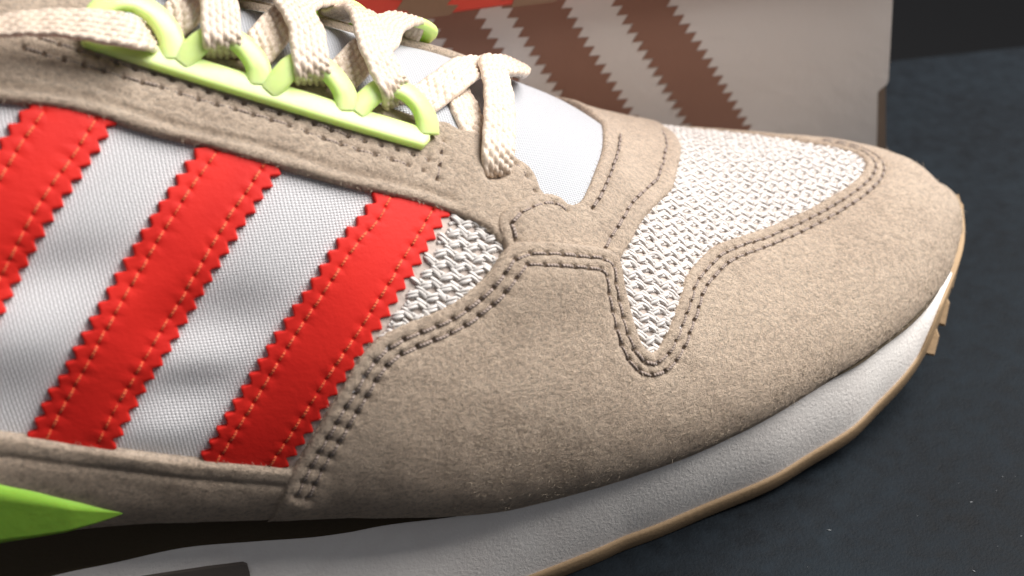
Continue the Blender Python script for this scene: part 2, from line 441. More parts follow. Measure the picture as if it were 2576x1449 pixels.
    for f in F:
        for a, b in zip(f, f[1:]+f[:1]):
            if (b, a) in edges: del edges[(b, a)]
            else: edges[(a, b)] = 1
    bv = sorted({a for e in edges for a in e}); m = {}; V2 = [V]; U2 = [uv]; nb_ = len(V)
    for k, a in enumerate(bv): m[a] = nb_+2*k
    top = V[bv]; jag = rng.normal(0, .05, (len(bv), 1)); low = P[bv]-N[bv]*.5; dn = np.abs(th[bv]) > 1.47; low[dn] = top[dn]-N[bv][dn]*.35+np.array([0, 0, -1.9])
    inter = np.empty((2*len(bv), 3)); inter[0::2] = top; inter[1::2] = low
    iu = np.repeat(uv[bv], 2, 0); iu[1::2] += (.4, .6)
    V = np.vstack([V, inter]); uv = np.vstack([uv, iu])
    for (a, b) in edges: F.append((m[b], m[a], m[a]+1, m[b]+1))
    return mesh_obj(name, V, F, mat, parent, uv)
def offset_line(pts, d):
    """line on the form moved sideways by d mm (positive: to the left of its direction seen from outside)"""
    p = resample(pts, 1.2); n = norm_at(p); t = np.gradient(p, axis=0)
    k = np.ones(5)/5; t = np.stack([np.convolve(np.pad(t[:, i], 2, 'edge'), k, 'valid') for i in range(3)], -1)
    t /= np.linalg.norm(t, axis=1, keepdims=True)+1e-9
    q = p+np.cross(n, t)*d; q = snap(q)
    dd = dist_poly(q, p, False); q = q[dd > abs(d)*.86]
    return q
def stitch_row(line, pitch):
    p = resample(line, pitch); return p
def stitches(name, pits, H, mat, parent, r=.30, lift_=.1, lifts=(), skip=0):
    mb = MB(); n = norm_at(pits); hh = np.full(len(pits), H)
    for c, amp, rr in lifts: hh = hh+amp*np.exp(-((pits-c)**2).sum(1)/rr**2)
    for i in range(len(pits)-1):
        a, b = pits[i]+n[i]*hh[i], pits[i+1]+n[i+1]*hh[i+1]
        u = np.linspace(.10, .90, 6); m = n[i][None]+(n[i+1]-n[i])[None]*u[:, None]
        h = lift_+.05*rng.normal()-.75*np.abs(2*u-1)**4
        side = np.cross(n[i], (b-a)/np.linalg.norm(b-a))*rng.normal(0, .07)
        path = a+(b-a)*u[:, None]+m*h[:, None]+side
        sweep(mb, path, m, r*(1+.12*rng.normal()), r*.85, k=6)
    return mb.build(name, mat, parent, kind='stuff')

# ================================================================== the table and what is behind it
def tablemat():
    m = NT('dark_navy_tabletop', (.02, .024, .03), .5, Specular_IOR_Level=.1)
    v = m.coord('Object'); a = m.noise(v, 22, 5, .65, .6); b = m.noise(v, 240, 4, .7); c = m.noise(v, 1500, 2, .7)
    col = m.ramp(a, [(.32, (.004, .005, .006)), (.52, (.006, .009, .012)), (.72, (.010, .016, .021))])
    col = m.mixc(.45, col, m.ramp(b, [(.35, (.003, .004, .006)), (.7, (.013, .019, .026))]))
    m.col(col); m.l(m.math('MULTIPLY_ADD', b, .3, .45), m.b.inputs['Roughness'])
    m.nor(m.bump(m.math('ADD', b, c), .00025, .4)); return m.m
M_TABLE = tablemat()
e0, e1 = lift(2240, 150, 0), lift(2576, 113, 0); ed = (e1-e0)/np.linalg.norm(e1-e0); back = np.array([-ed[1], ed[0], 0])
def slab(name, c0, ux, uy, lx, ly, z0, z1, mat, bev=1.2):
    v = []
    for z, i in ((z0, 0), (z1-bev, 0), (z1, bev)):
        for a, b in ((i, i), (lx-i, i), (lx-i, ly-i), (i, ly-i)):
            q = c0+ux*a+uy*b; v.append((q[0], q[1], z))
    f = [(3, 2, 1, 0), (8, 9, 10, 11)]
    for r in (0, 4):
        for j in range(4): f.append((r+j, r+(j+1) % 4, r+4+(j+1) % 4, r+4+j))
    return mesh_obj(name, v, f, mat, smooth=False)
tb = slab('tabletop', e0-ed*750-back*620, ed, back, 1300, 620, -28, 0, M_TABLE); tb['kind'] = 'structure'
M_FLOOR = plain('charcoal_floor', (.030, .030, .031), .8, 30, .002)
fl = slab('floor', e0-ed*2500-back*2500, ed, back, 5000, 6000, -780, -760, M_FLOOR); fl['kind'] = 'structure'

# ================================================================== the shoe box
box = empty('shoe_box'); box['category'] = 'box'
box['label'] = 'pale cardboard shoe box with brown zigzag stripes and red lid, standing behind the sneaker'
BY = math.radians(8.0); bx = np.array([math.cos(BY), math.sin(BY), 0]); bn = np.array([math.sin(BY), -math.cos(BY), 0])
BC = lift(2206, 452, 0.0)                                    # lower right front corner on the table
M_CARD = plain('off_white_card', (.72, .665, .63), .85, 120, .0003)
M_PRINT = plain('brown_print', (.29, .15, .105), .85, 120, .0003)
M_LID = plain('orange_red_card', (.62, .055, .03), .7, 120, .0003)
M_LIDB = plain('brown_lid_print', (.24, .14, .085), .8, 120, .0003)
def bxp(u, d, z): return BC+bx*u-bn*d+np.array([0, 0, z])     # u along the front, d into the box, z up
def cuboid(name, u0, u1, d0, d1, z0, z1, mat, parent, bev=.7):
    mb = MB(); v = []
    for z, i in ((z0, bev), (z0+bev, 0), (z1-bev, 0), (z1, bev)):
        for u, d in ((u0+i, d0+i), (u1-i, d0+i), (u1-i, d1-i), (u0+i, d1-i)): v.append(bxp(u, d, z))
    f = [(3, 2, 1, 0), (12, 13, 14, 15)]
    for r in (0, 4, 8):
        for j in range(4): f.append((r+j, r+(j+1) % 4, r+4+(j+1) % 4, r+4+j))
    mb.add(v, f); return mb.build(name, mat, parent, smooth=False)
PF = bxp(0, -1.6, 0); cu = lambda p: float((p-BC)@bx)
fp = [on_plane(x, y, PF, bn) for x, y in ((2206, 440), (2208, 234), (2211, 228), (2231, 212), (2235, 203), (2235, -140))]
cuboid('box_body', -318, cu(fp[5])-3.0, 0, 205, 0, 92, M_CARD, box)
# tapered front flap: a card sheet whose right side steps in near the table
prof = [(-316, .6), (cu(fp[0]), .6)]+[(cu(q), float(q[2])) for q in fp[1:5]]+[(cu(fp[5]), 91), (-316, 91)]
# inner side flap behind the step, the recess's shade put into its dark brown
M_SHADECARD = plain('shade_brown_card', (.16, .115, .085), .9, 120, .0003)
ib = [on_plane(x, y, bxp(0, 1.2, 0), bn) for x, y in ((2229, 440), (2228, 200))]
mbf = MB(); pq = [(cu(ib[0])-9, .4), (cu(ib[0]), .4), (cu(ib[1]), float(ib[1][2])), (cu(ib[1])-9, float(ib[1][2]))]
mbf.add([bxp(u, 1.2, z) for u, z in pq]+[bxp(u, 2.6, z) for u, z in pq], [(0, 1, 2, 3), (7, 6, 5, 4)]+[(i, i+4, (i+1) % 4+4, (i+1) % 4) for i in range(4)])
mbf.build('shaded_side_flap', M_SHADECARD, box, smooth=False)
mb = MB(); k = len(prof)
v = [bxp(u, -1.6, z) for u, z in prof]+[bxp(u, -.15, z) for u, z in prof]
mb.add(v, [tuple(range(k)), tuple(range(2*k-1, k-1, -1))]+[(i, i+k, (i+1) % k+k, (i+1) % k) for i in range(k)])
mb.build('front_flap', M_CARD, box, smooth=False)
def zig_band(name, left, right, d, mat, parent, step=2.9, amp=1.25, th=.12):
    """zigzag edged stripe printed on the box front; left / right: photo points of its two edges"""
    P0 = bxp(0, d, 0)
    def edge(pts):
        return np.array([on_plane(x, y, P0, bn) for x, y in catmull(pts, 6)])
    L, R = edge(left), edge(right); n = 2*int(round(np.linalg.norm(L[-1]-L[0])/step))+1
    def zig(q):
        q = resample(q, np.linalg.norm(np.diff(q, axis=0), axis=1).sum()/(n-1)); t = q[-1]-q[0]; t /= np.linalg.norm(t); o = np.cross(bn, t)
        return q+o*(amp*np.where(np.arange(len(q)) % 2, 1, -1))[:, None]
    V = np.vstack([zig(L), zig(R)[::-1]]); k = len(V)
    c2 = [Vector(((q-BC)@bx, q[2])) for q in V]
    r = delaunay_2d_cdt(c2, [(i, (i+1) % k) for i in range(k)], [list(range(k))], 1, 1e-5)
    W = np.array([BC+bx*q[0]+np.array([0, 0, q[1]])-bn*(np.dot(BC-P0, bn)) for q in r[0]])
    F = [tuple(f) if (r[0][f[1]]-r[0][f[0]]).cross(r[0][f[2]]-r[0][f[0]]) > 0 else tuple(reversed(f)) for f in r[2]]
    n_ = len(W); F += [(i, i+n_, (i+1) % k+n_, (i+1) % k) for i in range(k)] if n_ == k else []
    return mesh_obj(name, np.vstack([W+bn*th, W]), F, mat, parent, smooth=False)
zig_band('printed_stripe', [(1015, -62), (1050, 0), (1106, 92), (1165, 185), (1240, 300), (1330, 440)], [(1143, -62), (1180, 0), (1236, 92), (1295, 185), (1370, 300), (1460, 440)], -1.62, M_PRINT, box)
zig_band('printed_stripe', [(1228, -62), (1264, 0), (1345, 140), (1421, 253), (1441, 284), (1520, 405)], [(1380, -62), (1415, 0), (1471, 100), (1548, 220), (1588, 284), (1668, 405)], -1.62, M_PRINT, box)
zig_band('printed_stripe', [(1508, -62), (1543, 0), (1615, 123), (1688, 247), (1728, 315), (1790, 420)], [(1645, -62), (1681, 0), (1765, 123), (1835, 240), (1888, 330), (1945, 425)], -1.62, M_PRINT, box)
# lid, overlapping the top of the body
l0, l1 = on_plane(1010, 54, bxp(0, -6, 0), bn), on_plane(1400, 0, bxp(0, -6, 0), bn)
zl = .5*(l0[2]+l1[2])
cuboid('lid', -324, 6, -6, 209, zl, 116, M_LID, box, bev=.8)
ly = lambda x: 50-(x-1010)*54/390
for xa, xb in ((1000, 1135), (1275, 1400)):
    zig_band('lid_stripe', [(xa-40, -66), (xa-6, -10), (xa+22, ly(xa+22))], [(xb-40, -66), (xb-6, -10), (xb+10, ly(xb+10))], -6.02, M_LIDB, box)

# ================================================================== the sneaker
shoe = empty('sneaker'); shoe['category'] = 'sneaker'
shoe['label'] = 'tan suede and white textile sneaker with red zigzag stripes and neon green lace loops'

# cloth shell under everything
P, f, S_, T_ = grid_mesh(210, 150)
mesh_obj('textile_shell', P, [tuple(reversed(q)) for q in f], M_CLOTH, shoe, uvs(S_, T_))
# close the back end (beyond the left side of the photograph)
bk = SURF(np.full(60, SEND), np.linspace(-1.5705, 1.5705, 60)); mesh_obj('heel_panel', np.vstack([bk, bk.mean(0)[None]]), [(i, i+1, 60) for i in range(59)], M_SUEDE, shoe)

for sg in (1, -1):
    panel('heel_counter', sts([(222, 1.5*sg), (228, 1.1*sg), (238, .85*sg), (260, .75*sg), (261, 1.1*sg), (261, 1.5*sg), (240, 1.52*sg), (222, 1.5*sg)], 3)[:-1], 1.9, M_SUEDE, shoe, grid=3.0, spacing=2.0)

# --- seam lines traced on the photograph
MUD = [(690, 1296), (715, 1235), (740, 1185), (790, 1100), (830, 1030), (868, 968), (905, 905), (955, 852), (1000, 825), (1060, 800), (1120, 775), (1180, 735), (1228, 690), (1258, 645),
       (1288, 614), (1350, 614), (1421, 620), (1521, 633), (1548, 653), (1558, 672), (1568, 715), (1581, 752), (1592, 787), (1608, 836), (1621, 866), (1641, 885), (1658, 880), (1678, 850), (1698, 800),
       (1718, 743), (1731, 696), (1755, 660), (1781, 630), (1808, 610), (1870, 588), (1932, 567), (2032, 523), (2102, 483), (2140, 459), (2170, 430), (2179, 404), (2159, 383), (2115, 367), (2060, 356)]
EYE_LOW = [(-260, 222), (-130, 236), (0, 248), (60, 255), (150, 264), (250, 287), (320, 310), (400, 335), (500, 358), (620, 392), (740, 425), (850, 455), (950, 478), (1050, 501), (1130, 526), (1190, 551), (1235, 577), (1262, 612)]
EYE_UP = [(1362, 470), (1350, 437), (1330, 412), (1296, 388), (1250, 352), (1204, 331), (1154, 319), (1127, 303), (1095, 299), (1040, 285), (990, 268), (910, 243), (820, 214), (690, 173), (600, 148), (455, 96), (380, 60), (320, 30), (250, -8), (150, -60), (0, -120), (-120, -160), (-260, -200)]
SAD_L = [(1290, 660), (1268, 615), (1252, 570), (1262, 535), (1304, 507), (1366, 485), (1408, 490), (1436, 511), (1462, 504), (1479, 483), (1506, 417), (1522, 367), (1523, 320), (1519, 303)]
SAD_R = [(1703, 335), (1716, 367), (1708, 417), (1695, 467), (1665, 500), (1621, 550), (1596, 596), (1573, 633), (1562, 655), (1545, 700)]
STRIP = [(-260, 1068), (-120, 1083), (0, 1097), (100, 1110), (200, 1127), (300, 1141), (400, 1155), (500, 1166), (640, 1177), (720, 1186), (770, 1190)]

def near_feather(s0, s1, th=1.53, n=60): 
    s = np.linspace(s0, s1, n); return SURF(s, np.full(n, th))
def mirror(p):
    s, th = INV(p); return SURF(s, -th)

# vamp: beige backing with the woven white yarns on it
vb_left = pxs([(1075, 497), (960, 690), (850, 880), (735, 1090), (700, 1170)], .3)
s_, t_ = INV(vb_left)
near_edge = near_feather(float(s_[-1]), ST+6, 1.35)
top_edge = pxs([(1075, 497), (1180, 500), (1300, 560), (1420, 560), (1530, 480), (1600, 400), (1612, 330)], .3)
far_edge = mirror(near_feather(62, ST+6, 1.3)); 
ts, tt = INV(top_edge[-1:]); far_top = sts([(float(ts[0]), float(tt[0])), (float(ts[0])+1, -.7), (62, -1.25)])
outline = np.vstack([vb_left, near_edge, far_edge[::-1], far_top[::-1][1:], top_edge[::-1][1:-1]])
panel('vamp_backing', outline, .5, M_BACK, shoe, grid=2.2, rough=.02, spacing=1.6)

VIS = [np.array([(1146, 530), (1215, 545), (1285, 620), (1262, 690), (1140, 790), (1010, 850), (930, 925), (870, 1010), (800, 1130), (745, 1205), (728, 1196), (797, 1090), (862, 990), (948, 862), (990, 797), (1030, 730), (1070, 664), (1105, 602)]),
       np.array([(1690, 310), (1740, 330), (1800, 330), (2300, 300), (2200, 400), (2185, 440), (2100, 505), (1930, 592), (1800, 640), (1755, 700), (1700, 850), (1660, 910), (1625, 905), (1585, 830), (1550, 680), (1590, 560), (1660, 470), (1700, 400)])]
def yarns():
    mb = MB(); cu_, ca_, SHR = 3.2, 2.05, 0.0; k, m = 7, 6; spec = []
    j = lambda q: rng.normal(0, q)
    for r in range(-34, 50):
        y0 = r*ca_
        for c in range(1, 48):
            s = c*cu_+(r % 2)*cu_*.18
            for o in (-.29, .29):                       # two plies each
                spec.append((s+o*.3, y0+.44+o*1.0+j(.04), math.radians(25)+j(.06), 2.5+j(.1), .72, .56, 1.08+j(.05), .12))
                spec.append((s-cu_*.52+o*.35, y0-.22+o*1.0+j(.04), math.radians(-31)+j(.06), 2.7+j(.1), .74, .56, 1.0+j(.05), -.10))
    spec = np.array([q for q in spec if ST+1 < q[0] < 160]); S = spec[:, 0]
    T = np.array([arc_inv(q[0], q[1]+SHR*(70-q[0])) for q in spec]); ok = np.abs(T) < 1.45; spec, S, T = spec[ok], S[ok], T[ok]
    P = SURF(S, T); N = NORM(S, T); px = proj(P+N*spec[:, 6:7]); vis = inside(px, VIS[0]) | inside(px, VIS[1])
    vis = np.where(T < 0, (S > 20) & (S < 74) & (px[:, 0] > 1640), vis)
    spec, S, T, P, N = spec[vis], S[vis], T[vis], P[vis], N[vis]
    FU = SURF(S-.5, T)-SURF(S+.5, T); FU -= N*(FU*N).sum(1, keepdims=True); FU /= np.linalg.norm(FU, axis=1, keepdims=True); FV = np.cross(N, FU)
    u = np.linspace(-1, 1, k); prof = np.sqrt(np.maximum(0, 1-np.abs(u)**2.6))*.92+.08; a = np.linspace(0, 2*math.pi, m, endpoint=False)
    f = [(i*m+q, i*m+(q+1) % m, (i+1)*m+(q+1) % m, (i+1)*m+q) for i in range(k-1) for q in range(m)]+[tuple(range(m-1, -1, -1)), tuple((k-1)*m+q for q in range(m))]
    for (s_, y_, ang, L, W, Hh, z0, lean), p, n, fu, fv in zip(spec, P, N, FU, FV):
        ang -= math.atan(SHR); d = fu*math.cos(ang)+fv*math.sin(ang); w = np.cross(n, d)
        path = p+np.outer(u*L/2, d)+np.outer(z0+lean*u-.42*np.abs(u)**2.2, n)
        v = path[:, None]+w[None, None]*(np.cos(a)[None, :, None]*(prof*W/2)[:, None, None])+n[None, None]*(np.sin(a)[None, :, None]*(prof*Hh/2)[:, None, None])
        mb.add(v.reshape(-1, 3), f, np.stack([np.repeat(u*L/2*.12+rng.random()*9, m), np.tile(np.arange(m)*2.1, k)], -1))
    # continuous zigzag yarns that run through each row below the floats
    for r in range(-34, 50):
        for ply in (-.38, .38):
            sx = np.arange(ST+2, 158, .42); ph = (sx-(r % 2)*cu_*.18)/cu_
            yy = r*ca_+.1+ply+.42*(2*np.abs(2*(ph-np.floor(ph))-1)-1)+SHR*(70-sx)
            th = np.array([arc_inv(a_, b_) for a_, b_ in zip(sx, yy)]); P_ = SURF(sx, th); N_ = NORM(sx, th); px_ = proj(P_+N_*.9)
            ok = (inside(px_, VIS[0]) | inside(px_, VIS[1])) & (np.abs(th) < 1.45)
            ok = np.where(th < 0, (sx > 20) & (sx < 74) & (px_[:, 0] > 1640), ok)
            zz = .62+.12*np.sin(4*math.pi*ph+ply*3); run = []
            for i in range(len(sx)+1):
                if i < len(sx) and ok[i]: run.append(i)
                else:
                    if len(run) > 3: sweep(mb, (P_+N_*zz[:, None])[run], N_[run], .36, .30, k=6)
                    run = []
    return mb.build('woven_mesh', M_YARN, shoe, kind='stuff')
yarns()

# tongue in the throat
tg = pxs([(1588, 315), (1565, 430), (1500, 535), (1400, 575), (1330, 505), (1262, 415), (1165, 350), (1000, 275), (820, 222), (600, 155), (455, 105), (300, 35), (150, -50), (0, -120), (-200, -190)], .6)
ss, tt = INV(tg); far = SURF(ss[::-1]-5, -tt[::-1]-.1)
panel('tongue', np.vstack([tg, far]), .7, M_TONGUE, shoe, grid=2.0, rough=.02, spacing=1.5)

# red stripes with pinked edges
STR = [([(62, 225), (62, 257), (13, 320), (-50, 425), (-105, 515), (-190, 660), (-280, 830), (-340, 960), (-385, 1060)], [(325, 262), (307, 293), (287, 325), (243, 397), (200, 460), (153, 530), (112, 597), (75, 666), (25, 766), (-30, 870), (-90, 985), (-135, 1085)]),
       ([(518, 325), (498, 360), (413, 483), (348, 588), (307, 655), (270, 721), (233, 785), (197, 853), (160, 920), (123, 981), (93, 1039), (67, 1093), (48, 1130)], [(735, 392), (710, 432), (663, 505), (605, 593), (563, 663), (523, 731), (463, 831), (425, 898), (387, 957), (333, 1051), (300, 1119), (280, 1160)]),
       ([(965, 440), (940, 480), (911, 528), (854, 590), (791, 685), (727, 781), (664, 880), (600, 985), (545, 1078), (500, 1155), (480, 1190)], [(1158, 502), (1134, 541), (1097, 602), (1061, 664), (1021, 730), (981, 797), (939, 862), (897, 923), (852, 991), (787, 1090), (724, 1180), (700, 1215)])]
for i, (L, R) in enumerate(STR):
    def pink(pts, sg):
        q = resample(pxs(pts, 1.0), 1.30); q[1:-1] = (q[:-2]+q[1:-1]*2+q[2:])/4
        n = norm_at(q); t = np.gradient(q, axis=0); t /= np.linalg.norm(t, axis=1, keepdims=True); o = np.cross(n, t)
        amp = np.where(np.arange(len(q)) % 2, 0.05, -1.35)+rng.normal(0, .07, len(q))
        return snap(q+o*(amp*sg)[:, None])
    lp, rp = pxs(L, 1.0), pxs(R, 1.0)
    le, re = pink(L, -1), pink(R, 1)
    rows = []
    for base_, d in ((lp, 3.1), (rp, -3.1)):
        rows.append(resample(offset_line(base_, d)[2:-2], 2.6))
    pits = np.vstack(rows)
    st = panel('red_stripe', np.vstack([le, re[::-1]]), 1.05, M_RED, shoe, grid=1.3, pits=pits, rough=.006, rnd=.3, edge=.85, spacing=.5, pit=(.38, 0.))
    for r_ in rows: stitches('stitching', r_, 1.05, M_OTHREAD, st, r=.17, lift_=.04)

# lower suede strip along the left part of the side
sp = pxs(STRIP, 1.8); s_, t_ = INV(sp)
low = near_feather(float(s_[-1])-2, float(s_[0]), 1.545, 40)
panel('foxing_strip', np.vstack([sp, low]), 1.9, M_SUEDE, shoe, lifts=[], rough=.10, grooves=[(offset_line(sp, -3.4), .35, .9)])

# eyestay
lo = pxs(EYE_LOW, 2.0); up = pxs(EYE_UP, 2.0)
row1 = resample(pxs([(100, 92), (214, 130), (263, 145), (352, 175), (400, 186), (486, 216), (571, 244), (664, 272), (750, 296), (832, 324), (910, 350), (1010, 376), (1080, 400)], 2.0), 3.0)
row2 = resample(pxs([(60, 118), (160, 147), (255, 173), (341, 201), (393, 212), (493, 246), (553, 262), (601, 275), (724, 312), (806, 342), (895, 372), (973, 394), (1068, 426)], 2.0), 3.0)
row3 = resample(pxs([(1118, 352), (1114, 372), (1110, 400), (1103, 448)], 2.0), 2.7)
row4 = resample(pxs([(1300, 408), (1322, 432), (1336, 455), (1348, 478)], 2.0), 3.0)
hole = cast(1250, 432)
crease = pxs([(-150, 205), (60, 222), (192, 240), (304, 266), (452, 314), (638, 358), (750, 392), (862, 426), (960, 450), (1060, 474), (1140, 500)], 2.0)
wr = [pxs([(-40, 130), (80, 160), (160, 175)], 2.0), pxs([(250, 225), (330, 245), (420, 268)], 2.0), pxs([(90, 195), (190, 205), (270, 222)], 2.0), pxs([(470, 285), (560, 310), (640, 330)], 2.0)]
seat = [(np.array(cast(x, y)), -.0, 5) for x, y in ((1250, 432),)]
es = panel('eyestay', np.vstack([lo, pxs([(1300, 600), (1390, 560), (1400, 520)], 2.0), up]), 2.1, M_SUEDE, shoe, grid=1.0, pits=np.vstack([row1, row2, row3, row4]), rough=.10, rnd=1.1, pit=(.95, .35),
           grooves=[(crease, .75, 1.1), (pxs([(1238, 438), (1250, 436), (1262, 434)], 2.0), 1.9, 1.9)]+[(w, .28, 1.2) for w in wr])
for r_ in (row1, row2, row3, row4): stitches('stitching', r_, 1.85, M_THREAD, es, r=.22, lift_=-.05)
# the far side's eyestay (mirrored, seen only over the top)
eo = np.vstack([lo, pxs([(1300, 600), (1390, 560), (1400, 520)], 2.0), up]); _s, _th = INV(eo); panel('eyestay', SURF(_s-9, -_th-.06), 2.1, M_SUEDE, shoe, grid=2.4, rough=.08, spacing=1.5)

# saddle strap over the vamp
sl, sr = pxs(SAD_L, 1.8), pxs(SAD_R, 1.8)
s1, t1 = INV(sl[-1:]); s2, t2 = INV(sr[:1])
fs = sts([(float(s1[0]), float(t1[0])), (float(s1[0])+3, -.75), (float(s1[0])+14, -1.2), (float(s1[0])+12, -1.35), (float(s2[0])-2, -1.35), (float(s2[0])-6, -1.1), (float(s2[0]), -.7), (float(s2[0]), float(t2[0]))])
SLIFT = [(cast(1290, 565), 1.5, 7.0)]
rA = resample(offset_line(pxs(SAD_L[1:8], 1.8), -2.1), 3.0)
rB = resample(pxs([(1494, 520), (1513, 490), (1536, 440), (1556, 385), (1562, 335)], 1.8), 3.0); rC = resample(offset_line(pxs(SAD_R[:-1], 1.8), -3.6), 3.2)
rA2, rC2 = rA, rC
sd = panel('saddle_strap', np.vstack([sl, fs[1:-1], sr]), 1.75, M_SUEDE, shoe, grid=1.1, lifts=SLIFT, pits=np.vstack([rA, rB, rC]), rough=.08, rnd=1.0,
           grooves=[(rB, .35, .9)])
for r_ in (rA, rB, rC): stitches('stitching', r_, 1.7, M_THREAD, sd, r=.28, lift_=.02, lifts=SLIFT)

# mudguard / toe cap
mu = pxs(MUD, 1.9); sm, tm = INV(mu)
se, te = float(sm[-1]), float(tm[-1])
farm = sts([(se, te), (se+6, te-.16), (se+14, te-.34), (se+28, te-.55), (se+34, te-.8), (se+28, -1.45)])
bot_far = SURF(np.linspace(se+28, ST+.05, 50), np.full(50, -1.53)); bot_near = SURF(np.linspace(ST+.05, float(sm[0]), 90), np.full(90, 1.545))
ML = [(cast(1330, 655), 1.5, 8.0), (cast(1440, 660), 1.6, 8.5), (cast(1530, 680), .9, 6.0), (cast(715, 1240), 1.2, 7.0)]
q1 = offset_line(pxs(MUD[1:], 1.9), -2.3); q2 = offset_line(pxs(MUD[1:], 1.9), -4.3)
m1, m2 = resample(q1, 3.0), resample(q2, 3.0)
mg = panel('toe_mudguard', np.vstack([mu, farm[1:], bot_far, bot_near]), 1.9, M_SUEDE, shoe, grid=1.05, lifts=ML, pits=np.vstack([m1, m2]), rough=.09, rnd=1.0,
           grooves=[(q1, .28, .8), (q2, .28, .8)])
for r_ in (m1, m2): stitches('stitching', r_, 1.78, M_THREAD, mg, r=.27, lift_=.0, lifts=ML)

# --- neon loops that carry the lace
def hpath(pts, step=6):
    """photo points with a height over the form -> raised path and normals"""
    q = catmull([(a, b, c*10) for a, b, c in pts], step); P, N = [], []
    for x, y, h in q:
        p, n = px3(x, y, h/10); P.append(p+n*h/10); N.append(n)
    return np.array(P), np.array(N)
BAR = [(205, 84, 2.8), (270, 106, 2.8), (480, 173, 2.8), (700, 241, 2.8), (900, 302, 2.8), (1076, 353, 2.8)]
LOOPS = [[(438, 152, 2.9), (428, 92, 4.2), (394, 42, 5.2), (345, 12, 5.8), (300, 5, 5.8), (262, 18, 5.2), (235, 50, 4.2), (220, 85, 2.9)],
         [(652, 216, 2.9), (648, 168, 4.2), (621, 126, 5.2), (590, 102, 5.8), (550, 92, 5.8), (515, 101, 5.2), (480, 130, 4.0), (452, 162, 2.9)],
         [(872, 282, 2.9), (866, 234, 4.2), (838, 192, 5.2), (805, 165, 5.8), (765, 157, 5.8), (730, 171, 5.2), (699, 206, 4.0), (673, 234, 2.9)],
         [(1076, 340, 2.9), (1072, 300, 4.2), (1055, 264, 5.2), (1025, 235, 5.8), (990, 220, 5.8), (955, 227, 5.2), (919, 255, 4.0), (893, 288, 2.9)]]
def loop_strip(mir):
    P, N = hpath(BAR)
    def mm(P, N):
        if not mir: return P, N
        s, th = INV(P-N*3); p0 = SURF(s, th); h = ((P-p0)*N).sum(1); q = SURF(s-9, -th-.06); n = NORM(s-9, -th-.06); return q+n*h[:, None], n
    p, n = mm(P, N)
    mb = MB(); e = np.minimum(np.arange(len(p)), np.arange(len(p))[::-1]); rw = 2.2*np.clip(.35+e*.3, 0, 1)
    sweep(mb, p, n, rw, 1.0, k=16, power=3.6)
    bar = mb.build('lace_loop_strip', M_GREEN, shoe)
    for L in LOOPS:
        P, N = hpath(L, 5); p, n = mm(P, N); mb = MB()
        u_ = np.linspace(0, 1, len(p)); sweep(mb, p, n, 2.2-.3*u_, 1.1, k=16, power=2.8); mb.build('loop', M_GREEN, bar)
loop_strip(False); loop_strip(True)

# --- the lace
lace = empty('shoelace', shoe)
def ribbon(name, P, N, width, parent, taper0=0, taper1=0, thick=.85, wide=None):
    L = np.r_[0, np.cumsum(np.linalg.norm(np.diff(P, axis=0), axis=1))]; n = max(8, int(L[-1]/.24)); q = np.linspace(0, L[-1], n+1)
    P = np.stack([np.interp(q, L, P[:, k]) for k in range(3)], -1); N = np.stack([np.interp(q, L, N[:, k]) for k in range(3)], -1)
    ker = np.hanning(17); ker /= ker.sum()
    def sm_(A): return np.stack([np.convolve(np.pad(A[:, k], 8, 'edge'), ker, 'valid') for k in range(3)], -1)
    P = sm_(P); N = sm_(N); t, nn, b = frames(P, N)
    bad = np.abs((t*N).sum(1)/np.linalg.norm(N, axis=1)) > .55; good = np.where(~bad)[0]
    if len(good):
        j = good[np.abs(np.arange(len(b))[:, None]-good[None]).argmin(1)]; b = sm_(b[j]); b -= t*(b*t).sum(1, keepdims=True); b /= np.linalg.norm(b, axis=1, keepdims=True); nn = np.cross(b, t)
    na = 41; v = np.linspace(-1, 1, na); cols = 6
    w = width/2*np.ones(n+1)
    if wide is not None: w *= np.interp(q/L[-1], np.linspace(0, 1, len(wide)), wide)
    if taper0: w *= 1-taper0*np.exp(-(q/2.6)**2)
    if taper1: w *= 1-taper1*np.exp(-((L[-1]-q)/2.6)**2)
    c = (v+1)/2*cols; ci = np.minimum(c.astype(int), cols-1); cf = c-ci-.5
    pitch = 1.85
    def relief(off):
        ph = q[:, None]/pitch+(ci*.5+off)[None]+cf[None]*.3
        fr = ph-np.floor(ph)-.5
        g = np.sqrt(np.maximum(0, 1-(fr/.50)**2))*np.sqrt(np.maximum(0, 1-(cf[None]/.52)**2))
        return g
    prof = np.sqrt(np.maximum(0, 1-np.abs(v)**5))
    top = thick*.5*(.45+.3*prof)[None]+.68*relief(0)*(.45+.55*prof)[None]; bot = -(thick*.5*(.45+.3*prof)[None]+.45*relief(.3)*(.4+.6*prof)[None])
    wav = (.12*np.sin(q*1.3+rng.random()*6))[:, None]
    A = P[:, None]+b[:, None]*(v[None, :, None]*w[:, None, None])+nn[:, None]*((top+wav)[..., None])
    B = P[:, None]+b[:, None]*(v[None, ::-1, None]*w[:, None, None])+nn[:, None]*((bot[:, ::-1]+wav)[..., None])
    V = np.concatenate([A, B], 1); k = 2*na; m = n+1
    i = np.arange(m-1)[:, None]*k; j = np.arange(k)[None]; j2 = (j+1) % k
    F = np.stack([i+j, i+k+j, i+k+j2, i+j2], -1).reshape(-1, 4).tolist()
    F += [tuple(range(k)), tuple((m-1)*k+x for x in range(k-1, -1, -1))]
    uv = np.stack([np.repeat(q, k), np.tile(np.r_[v, v[::-1]]*width/2, m)], -1)
    return mesh_obj(name, V.reshape(-1, 3), F, M_LACE, parent, uv)
def st_of(x, y, h=0):
    p, n = px3(x, y, h); s, th = INV(p); return float(s[0]), float(th[0])
